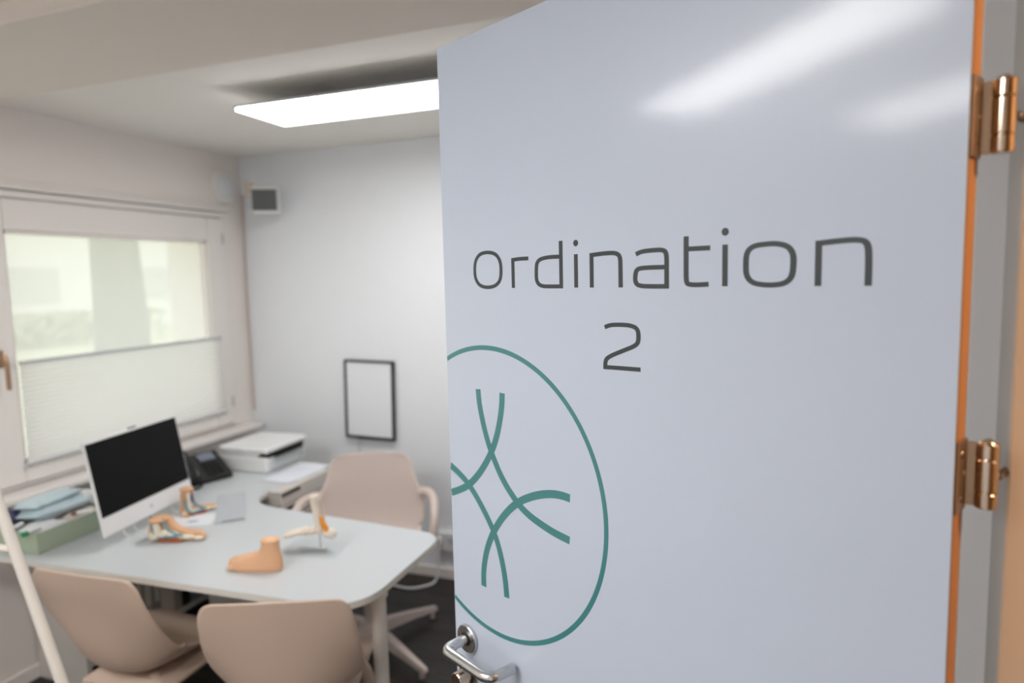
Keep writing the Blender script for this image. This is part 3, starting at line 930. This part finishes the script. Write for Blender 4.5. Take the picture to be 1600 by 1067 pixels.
# ---- anatomical foot models: x toes(-)->heel(+)
def superring(s0, s1, hw, z, n=28, e=2.6, yo=0.0, taper=0.0):
    out = []
    for k in range(n):
        a = 2 * PI * k / n
        c, s = math.cos(a), math.sin(a)
        cx = math.copysign(abs(c) ** (2 / e), c); sy = math.copysign(abs(s) ** (2 / e), s)
        x = (s0 + s1) / 2 + (s1 - s0) / 2 * cx
        w_ = hw * (1 + taper * cx * -1)
        out.append((x, yo + w_ * sy, z))
    return out

def foot_body(L, H, m=None, ankle=.27, e=2.6):
    """heel at x=L, toes at x=0; flat-cut ankle at height H"""
    W = L * .17
    rings = [superring(.04 * L, .97 * L, W * .80, 0, taper=.22, e=e),
             superring(.005 * L, .995 * L, W * .97, .05 * L, taper=.22, e=e),
             superring(.00 * L, 1.00 * L, W, .11 * L, taper=.2, e=e),
             superring(.03 * L, .99 * L, W * .94, .17 * L, taper=.16, e=e),
             superring(.20 * L, .985 * L, W * .86, .225 * L, taper=.05, e=e),
             superring(.42 * L, .97 * L, W * .76, .285 * L, e=2.3),
             superring(.57 * L, .955 * L, W * .70, .34 * L, e=2.1),
             superring(.63 * L, .945 * L, W * .72, H * .80, e=2.0),
             superring(.625 * L, .95 * L, W * .80, H * .90, e=2.0),
             superring(.625 * L, .95 * L, W * .80, H, e=2.0),
             superring(.65 * L, .925 * L, W * .68, H + .002, e=2.0)]
    mb = m or MB()
    mb.loft(rings)
    return mb, W

def solid_foot():
    L, H = .190, .104
    p0, p1 = Vector((-1.622, 1.672)), Vector((-1.432, 1.708))
    an = math.atan2(p1.y - p0.y, p1.x - p0.x)
    t = tag(empty('foot_model', (p0.x, p0.y, DT), an), 'solid skin-coloured foot model with a flat-cut ankle on the desk', 'model')
    mb, W = foot_body(L, H)
    mb.build('foot', M_SKIN, t, smooth=50)
    for k in range(5):
        yy = (-.8 + k * .40) * W * .95
        rr = (.0125, .010, .0095, .009, .0085)[4 - k]
        MB().blob((.012 + abs(k - 3.3) * .004, yy, rr + .004), (.020, rr, rr * 1.25)).build('toe', M_SKIN, t, smooth=180)
    MB(Matrix.Translation((.787 * L, 0, H + .002))).lathe([(.017, 0), (.015, .0015), (.006, .001), (.004, .003)], 20).build('bone_section', mat('skin_light', (236, 190, 152), .5), t, smooth=40)
    return t
solid_foot()

def cutaway_foot(loc, rz, L, H, label, upright):
    """cut-away model: skin on the far side, muscles, vessels and bone on the viewer's side (-y)"""
    t = tag(empty('cutaway_foot_model', loc, rz), label, 'model')
    W = L * .15
    # skin: slim foot silhouette, far half
    prof = [(1.0, .04), (.97, .02), (.9, .012), (.06, .01), (.0, .03), (.0, .10), (.04, .135), (.20, .15), (.42, .19), (.56, .29), (.62, .42), (.63, H / L), (.97, H / L), (.96, .30), (1.0, .18)]
    P = chaikin([(a * L, b * L) for a, b in prof], True, 2)
    n = len(P)
    rings = []
    for yy, sc in ((.0, 1.0), (W * .6, .985), (W, .92)):
        cx, cz = .6 * L, .15 * L
        rings.append([(cx + (x - cx) * sc, yy, max(.0, cz + (z - cz) * sc)) for x, z in P])
    MB().loft(rings).build('skin', M_SKIN, t, smooth=50)
    MB(Matrix.Translation((.795 * L, W * .1, H - .012))).lathe([(.155 * L, 0), (.175 * L, .006), (.175 * L, .012), (.13 * L, .0145), (.05 * L, .0135), (.03 * L, .0155)], 26).build('ankle_cut', M_SKIN, t, smooth=40)
    # bones and muscles bulging on the viewer's side
    B = MB()
    B.blob((.88 * L, -.004, .10 * L), (.10 * L, W * .55, .085 * L)); B.blob((.72 * L, -.006, .14 * L), (.10 * L, W * .6, .075 * L))
    B.blob((.55 * L, -.004, .12 * L), (.12 * L, W * .5, .06 * L)); B.blob((.33 * L, -.003, .085 * L), (.17 * L, W * .42, .040 * L)); B.blob((.10 * L, -.002, .06 * L), (.09 * L, W * .4, .035 * L))
    B.build('bones', M_CREAM, t, smooth=180)
    B = MB(); B.tube(smoothpath([(.80 * L, -.012, H * .86), (.78 * L, -.014, H * .55), (.80 * L, -.012, H * .2)], 2), [.2 * W] + [.42 * W] * 7 + [.25 * W], 12)
    B.build('calf_muscle', M_CREAM if not upright else M_CREAM, t, smooth=60)
    V = MB(); V.tube(smoothpath([(.90 * L, -.010, .48 * L), (.90 * L, -.018, .30 * L), (.80 * L, -.022, .10 * L), (.60 * L, -.020, .10 * L), (.42 * L, -.016, .13 * L)], 2), .0032, 8)
    V.tube(smoothpath([(.68 * L, -.012, .44 * L), (.64 * L, -.018, .28 * L), (.52 * L, -.018, .18 * L), (.35 * L, -.012, .11 * L)], 2), .0035, 8)
    V.build('vessels', M_BVEIN, t, smooth=60)
    S = MB(); S.blob((.50 * L, -.012, .035 * L), (.17 * L, .010, .030 * L)); S.blob((.70 * L, -.014, .04 * L), (.10 * L, .008, .028 * L))
    S.build('sole_muscle', M_RUST, t, smooth=180)
    if upright:
        S = MB(); S.blob((.74 * L, -.018, .52 * L), (.045 * L, .008, .14 * L)); S.build('calf_vessel', M_NAVYM, t, smooth=180)
        S = MB(); S.blob((.86 * L, -.012, .05 * L), (.08 * L, .012, .04 * L)); S.build('heel_pad', M_ORANGE, t, smooth=180)
    return t
# lying cut-away foot: heel left, toes right; mirrored by turning it round
def place_cut(p_heel, p_toe, H, label, upright):
    hv, tv = Vector(p_heel), Vector(p_toe)
    L = (hv - tv).length
    # local x runs toes->heel; viewer side must be local -y
    an = math.atan2(hv.y - tv.y, hv.x - tv.x)
    t = cutaway_foot((tv.x, tv.y, DT), an, L, H, label, upright)
    for ch in t.children: 
        ch.scale = (1, -1, 1)
    return t
place_cut((-2.085, 1.765), (-1.885, 1.830), .088, 'cut-away foot model lying nearest the computer, heel to the left', False)
place_cut((-2.165, 1.990), (-2.105, 2.125), .115, 'upright cut-away ankle and foot model with a blue vessel, by the note pad', True)

def skeleton():
    p0, p1 = Vector((-1.535, 1.865)), Vector((-1.345, 1.925))
    an = math.atan2(p1.y - p0.y, p1.x - p0.x)
    t = tag(empty('foot_skeleton_model', (-1.44, 1.875, DT), R(12)), 'bone-coloured foot skeleton with shin bones on a rod and clear base', 'model')
    MB().box((-.105, -.062, .0006), (.105, .062, .008)).build('base', M_ACRYL, t, bevel=.002)
    MB().box((-.05, -.012, .0081), (.05, .012, .011)).build('base_plate', M_WGREY, t)
    MB().cyl((.025, 0, .008), (.025, 0, .072), .0032, 12).build('rod', M_WGREY, t)
    B = MB()
    zf = .066
    B.blob((.060, 0, zf - .002), (.028, .016, .018)); B.blob((.024, 0, zf + .010), (.026, .017, .017)); B.blob((-.002, 0, zf + .005), (.017, .018, .015)); B.blob((-.022, 0, zf + .002), (.017, .021, .014))
    B.build('tarsal_bones', M_BONE, t, smooth=180)
    for k in range(5):
        yy = -.020 + k * .010
        q = MB(); q.tube([(-.028, yy * .8, zf + .004), (-.052, yy, zf), (-.078, yy * 1.15, zf - .008)], [.010, .0075, .0085], 8)
        q.tube([(-.080, yy * 1.15, zf - .008), (-.094, yy * 1.2, zf - .012)], [.008, .0065], 8); q.tube([(-.096, yy * 1.2, zf - .012), (-.108 + abs(k - 3) * .003, yy * 1.2, zf - .016)], [.0065, .004], 8)
        q.build('toe_bone', M_BONE, t, smooth=60)
    q = MB(); q.tube(smoothpath([(.026, -.004, zf + .014), (.024, -.004, zf + .035), (.018, -.004, zf + .08), (.012, -.004, zf + .132)], 2), [.0185, .015, .0135, .0135, .0145, .016], 14)
    q.build('shin_bone', M_BONE, t, smooth=60)
    q = MB(); q.tube([(.036, .013, zf + .008), (.034, .014, zf + .06), (.028, .012, zf + .115)], [.007, .005, .006], 10); q.build('fibula', M_BONE, t, smooth=60)
    q = MB(); q.tube(smoothpath([(.036, -.010, zf + .062), (.044, -.010, zf + .035), (.052, -.006, zf + .014), (.060, -.002, zf + .002)], 2), [.003, .006, .009, .010, .008, .006], 10)
    q.build('tendon', M_ORANGE, t, smooth=60)
    return t
skeleton()

# ---- green tray with packets
def crate():
    t = tag(empty('storage_box', (-2.487, 1.70, DT), R(3)), 'sage green open plastic box at the left end of the desk', 'box')
    hx, hy, hh, th = .120, .155, .078, .004
    m = MB(); m.box((-hx, -hy, 0), (hx, hy, .004)); m.build('box_bottom', M_GREEN, t)
    for a, b in (((-hx, -hy, .004), (hx, -hy + th, hh)), ((-hx, hy - th, .004), (hx, hy, hh)), ((-hx, -hy + th, .004), (-hx + th, hy - th, hh)), ((hx - th, -hy + th, .004), (hx, hy - th, hh))):
        MB().box(a, b).build('box_side', M_GREEN, t, bevel=.0012)
    return t
crate()
def pouch(loc, rz, s, m, label, tilt=(0, 0), name='packet', grp='packets in the green box', cat='packet'):
    t = MB()
    sx, sy, sz = s
    n = 10; vs = []; fs = []
    rd = random.Random(label)
    rings = []
    for k in range(9):
        u = -1 + 2 * k / 8
        h = sz * (1 - abs(u) ** 7) * .5 * (1 + rd.uniform(-.12, .12)) + .0008
        rings.append([(x_ * sx * .5, u * sy * .5, (h * zz + rd.uniform(-.0022, .0022))) for x_, zz in ((-1, 0), (-.8, -.8), (-.3, -1), (.3, -1), (.8, -.8), (1, 0), (.8, .8), (.3, 1), (-.3, 1), (-.8, .8))])
    t.loft(rings)
    o = t.build(name, m, None, smooth=50)
    o.location = loc; o.rotation_euler = (tilt[0], tilt[1], rz)
    tag(o, label, cat, grp)
    return o
BX, BY = -2.487, 1.70
M_PINKW = mat('blush_paper', (226, 214, 208), .7)
pouch((BX - .045, BY - .06, DT + .022), R(10), (.10, .14, .034), M_PAPER, 'white packet at the bottom of the green box, near end')
pouch((BX + .055, BY + .02, DT + .022), R(-4), (.095, .18, .034), M_PAPER, 'white packet at the bottom of the green box along its long front side')
pouch((BX - .045, BY + .085, DT + .022), R(80), (.11, .12, .034), M_PINKW, 'blush packet at the bottom of the green box, far end')
pouch((BX + .045, BY - .07, DT + .062), R(20), (.11, .15, .030), M_PAPER, 'crumpled white packet lying on top at the near corner of the box', (0, R(5)))
pouch((BX + .048, BY + .078, DT + .060), R(-12), (.12, .13, .030), M_PINKW, 'blush white packet lying on top beside the blue wrap', (R(4), 0))
pouch((BX - .030, BY + .028, DT + .096), R(-2), (.150, .225, .046), M_BLUE, 'pale blue wrapped pack on top of the green box, lower one of two', (0, R(-8)), name='blue_pack', grp=None, cat='pack')
pouch((BX - .040, BY + .018, DT + .134), R(5), (.125, .200, .036), M_BLUE, 'pale blue wrapped pack on top of the green box, uppermost one', (R(2), R(-6)), name='blue_pack', grp=None, cat='pack')
pouch((BX - .055, BY + .155, DT + .098), R(8), (.11, .08, .045), M_WHITE, 'white pack standing behind the pale blue wrap in the green box', (0, R(-8)), grp=None)
def vial(loc, rz, label, m, cap):
    t = tag(empty('capped_tube', loc, rz), label, 'tube', None)
    MB().cyl((0, -.035, .009), (0, .018, .009), .0075, 14).build('tube_body', m, t, smooth=40)
    MB().cyl((0, .018, .009), (0, .036, .009), .0092, 14).build('cap', cap, t, smooth=40)
    return t
vial((BX + .098, BY - .145, DT + .074), R(192), 'white tube with a bright green cap at the front corner of the box', M_WHITE, M_GEMER)
vial((BX + .01, BY - .140, DT + .078), R(205), 'white tube with a bright green cap nearer the window end of the box', M_WHITE, M_GEMER)
vial((BX + .100, BY + .045, DT + .078), R(130), 'small brown capped tube on the long rim of the box', M_WHITE, M_BROWN)
vial((BX + .095, BY + .148, DT + .078), R(150), 'dark capped tube at the far corner of the box, next to the screen', M_WHITE, M_BLACK)
o = pouch((BX - .095, BY - .075, DT + .092), R(70), (.05, .06, .03), mat('dark_blue_label', (58, 58, 92), .5), 'small dark blue packet at the window side of the green box', (R(60), 0), grp=None)

# ------------------------------------------------------------------ shelf with binders under the desk
sh = tag(empty('low_shelf', (-2.74, 2.40, 0)), 'low shelf under the desk holding the row of binders', 'shelf')
MB().box((-.143, -.52, .085), (.143, .52, .105)).build('shelf_board', M_RADW, sh)
MB().box((-.145, -.54, .5202), (.145, .54, .538)).build('shelf_top', M_RADW, sh)
for s in (-.54, .52):
    MB().box((-.145, s, 0), (.145, s + .02, .52)).build('side_panel', M_RADW, sh)
cols = [(196, 192, 184), (46, 44, 42), (120, 112, 104), (150, 140, 130), (104, 96, 90), (168, 160, 148), (140, 134, 126), (206, 198, 184), (160, 152, 142), (30, 28, 28), (124, 132, 138), (118, 126, 134), (34, 42, 62), (120, 122, 124), (138, 138, 136), (172, 168, 160)]
names = ['white', 'black', 'grey-brown', 'beige', 'dark taupe', 'pale beige', 'warm grey', 'cream', 'stone grey', 'jet black', 'blue-grey wide', 'slate grey', 'navy blue', 'mid grey', 'plain grey', 'off-white']
wds = [.06, .075, .05, .045, .045, .05, .045, .075, .045, .05, .13, .05, .045, .08, .07, .07]
by = 1.885
for i, (c_, n_, w_) in enumerate(zip(cols, names, wds)):
    b = MB(); b.box((-.13, 0, 0), (.125, w_ - .004, .32 if i != 10 else .29))
    t = tag(empty('ring_binder', (-2.735, by, .105)), '%s binder standing in the row under the desk' % n_, 'binder', 'binders under the desk')
    MB().box((-.13, 0, 0), (.125, w_ - .004, .32 if i != 10 else .29)).build('cover', mat('binder_%02d' % i, c_, .5), t, bevel=.003)
    MB().box((.125, w_ * .25, .10), (.1262, w_ * .75, .24)).build('spine_label', mat('spine_paper', (200, 198, 194), .6) if i not in (1, 9, 12) else M_WGREY, t)
    by += w_

# ------------------------------------------------------------------ wall things
# framed panel
fp = tag(empty('framed_panel', (-2.049, YB - .0, 1.0), 0), 'black-framed blank white panel hanging on the back wall above the armchair', 'frame')
fp.rotation_euler = (0, R(1.2), 0)
MB().box((-.150, -.026, -.216), (.150, -.020, .216)).build('panel', M_WALL, fp)
for nm, a, b in (('frame_rail', (-.160, -.034, .213), (.160, -.012, .225)), ('frame_rail', (-.160, -.034, -.229), (.160, -.012, -.213)), ('frame_stile', (-.160, -.034, -.213), (-.147, -.012, .213)), ('frame_stile', (.147, -.034, -.213), (.160, -.012, .213))):
    MB().box(a, b).build(nm, M_BLACK, fp, bevel=.002)
MB().tube([(-.075, -.022, -.229), (-.080, -.020, -.29), (-.082, -.02, -.36)], .0035, 8).build('power_lead', M_WGREY, fp, smooth=60)

# round vent
rv = tag(empty('round_vent', (XW, 3.125, 2.235)), 'round white disc vent high on the window wall near the corner', 'vent')
RV = Matrix.Rotation(R(90), 4, 'Y')
MB(RV).lathe([(.102, 0), (.102, .010), (.096, .018), (.074, .022)], 40).build('vent_rim', M_TRIM, rv, smooth=40)
MB(RV).lathe([(.066, .018), (.066, .028), (.058, .034), (.02, .036)], 36).build('vent_disc', mat('vent_grey', (226, 230, 233), .5), rv, smooth=40)

# wall speaker
sp = tag(empty('wall_speaker', (-2.595, 3.13, 2.135), R(30)), 'small grey-fronted speaker on a bracket in the ceiling corner', 'speaker')
MB().box((-.068, -.075, -.072), (.068, .045, .072)).build('cabinet', M_WHITE, sp, bevel=.008, seg=3)
MB().box((-.066, -.083, -.060), (.066, -.070, .056)).build('grille', M_SPKR, sp, bevel=.003)
MB().tube([(-.04, .035, .0), (-.08, .055, .03), (-.11, .08, .055)], .014, 10).build('bracket_arm', M_WHITE, sp, smooth=60)
MB().box((-.135, .06, .04), (-.085, .100, .12)).build('bracket_plate', mat('bracket_beige', (204, 190, 178), .5), sp, bevel=.003)
# cable running down the corner
cb = MB().tube([(XW + .03, YB - .014, 2.20), (XW + .022, YB - .014, 1.6), (XW + .024, YB - .014, .9)], .006, 8).build('corner_cable', mat('cable_beige', (206, 190, 178), .6), None, smooth=60)
tag(cb, 'thin beige cable running down the room corner below the speaker', 'cable')

# socket block and its white cable
sk = tag(empty('wall_socket', (-1.60, YB - .012, .225)), 'white double wall socket block beside the door edge, low on the wall', 'socket')
MB().box((-.055, -.035, -.055), (.075, 0, .050)).build('socket_box', M_WHITE, sk, bevel=.005)
for s in (-.02, .045):
    MB(Matrix.Translation((s, -.035, 0)) @ Matrix.Rotation(R(90), 4, 'X')).lathe([(.021, 0), (.021, .002), (.018, .002), (.016, .001)], 24).build('socket_face', M_WGREY, sk, smooth=40)
MB().box((-.035, -.060, -.020), (-.005, -.036, .025)).build('plug', M_WHITE, sk, bevel=.004)
wc = MB().tube(smoothpath([(-1.62, 3.19, .20), (-1.625, 3.185, .10), (-1.63, 3.17, .008), (-1.66, 3.11, .007), (-1.73, 3.05, .007), (-1.84, 3.06, .007), (-1.95, 3.12, .007), (-2.2, 3.15, .007)], 3), .0065, 8).build('power_cable', M_WHITE, None, smooth=60)
tag(wc, 'white cable looping across the dark floor below the wall socket', 'cable')

# white tubular stand at the left edge
es = tag(empty('tube_stand', (-1.97, 1.10, 0)), 'white tubular folding stand with a cross rung at the left photo edge', 'stand')
top = (-.03, .0, 1.62)
for fx in (.600, -.640):
    MB().tube([(fx, 0, 0.0), (top[0] + (.012 if fx > 0 else -.012), 0, top[2])], .0135, 14).build('leg', M_LEGW, es, smooth=40)
MB().tube([(-.03, -.02, 1.60), (-.03, -.55, 0)], .0125, 12).build('rear_leg', M_LEGW, es, smooth=40)
MB().tube([(.205, 0, 1.016), (-.245, 0, 1.016)], .009, 10).build('rung', M_LEGW, es, smooth=40)
MB().blob((-.03, -.01, 1.625), (.035, .025, .025)).build('joint', M_WGREY, es, smooth=180)
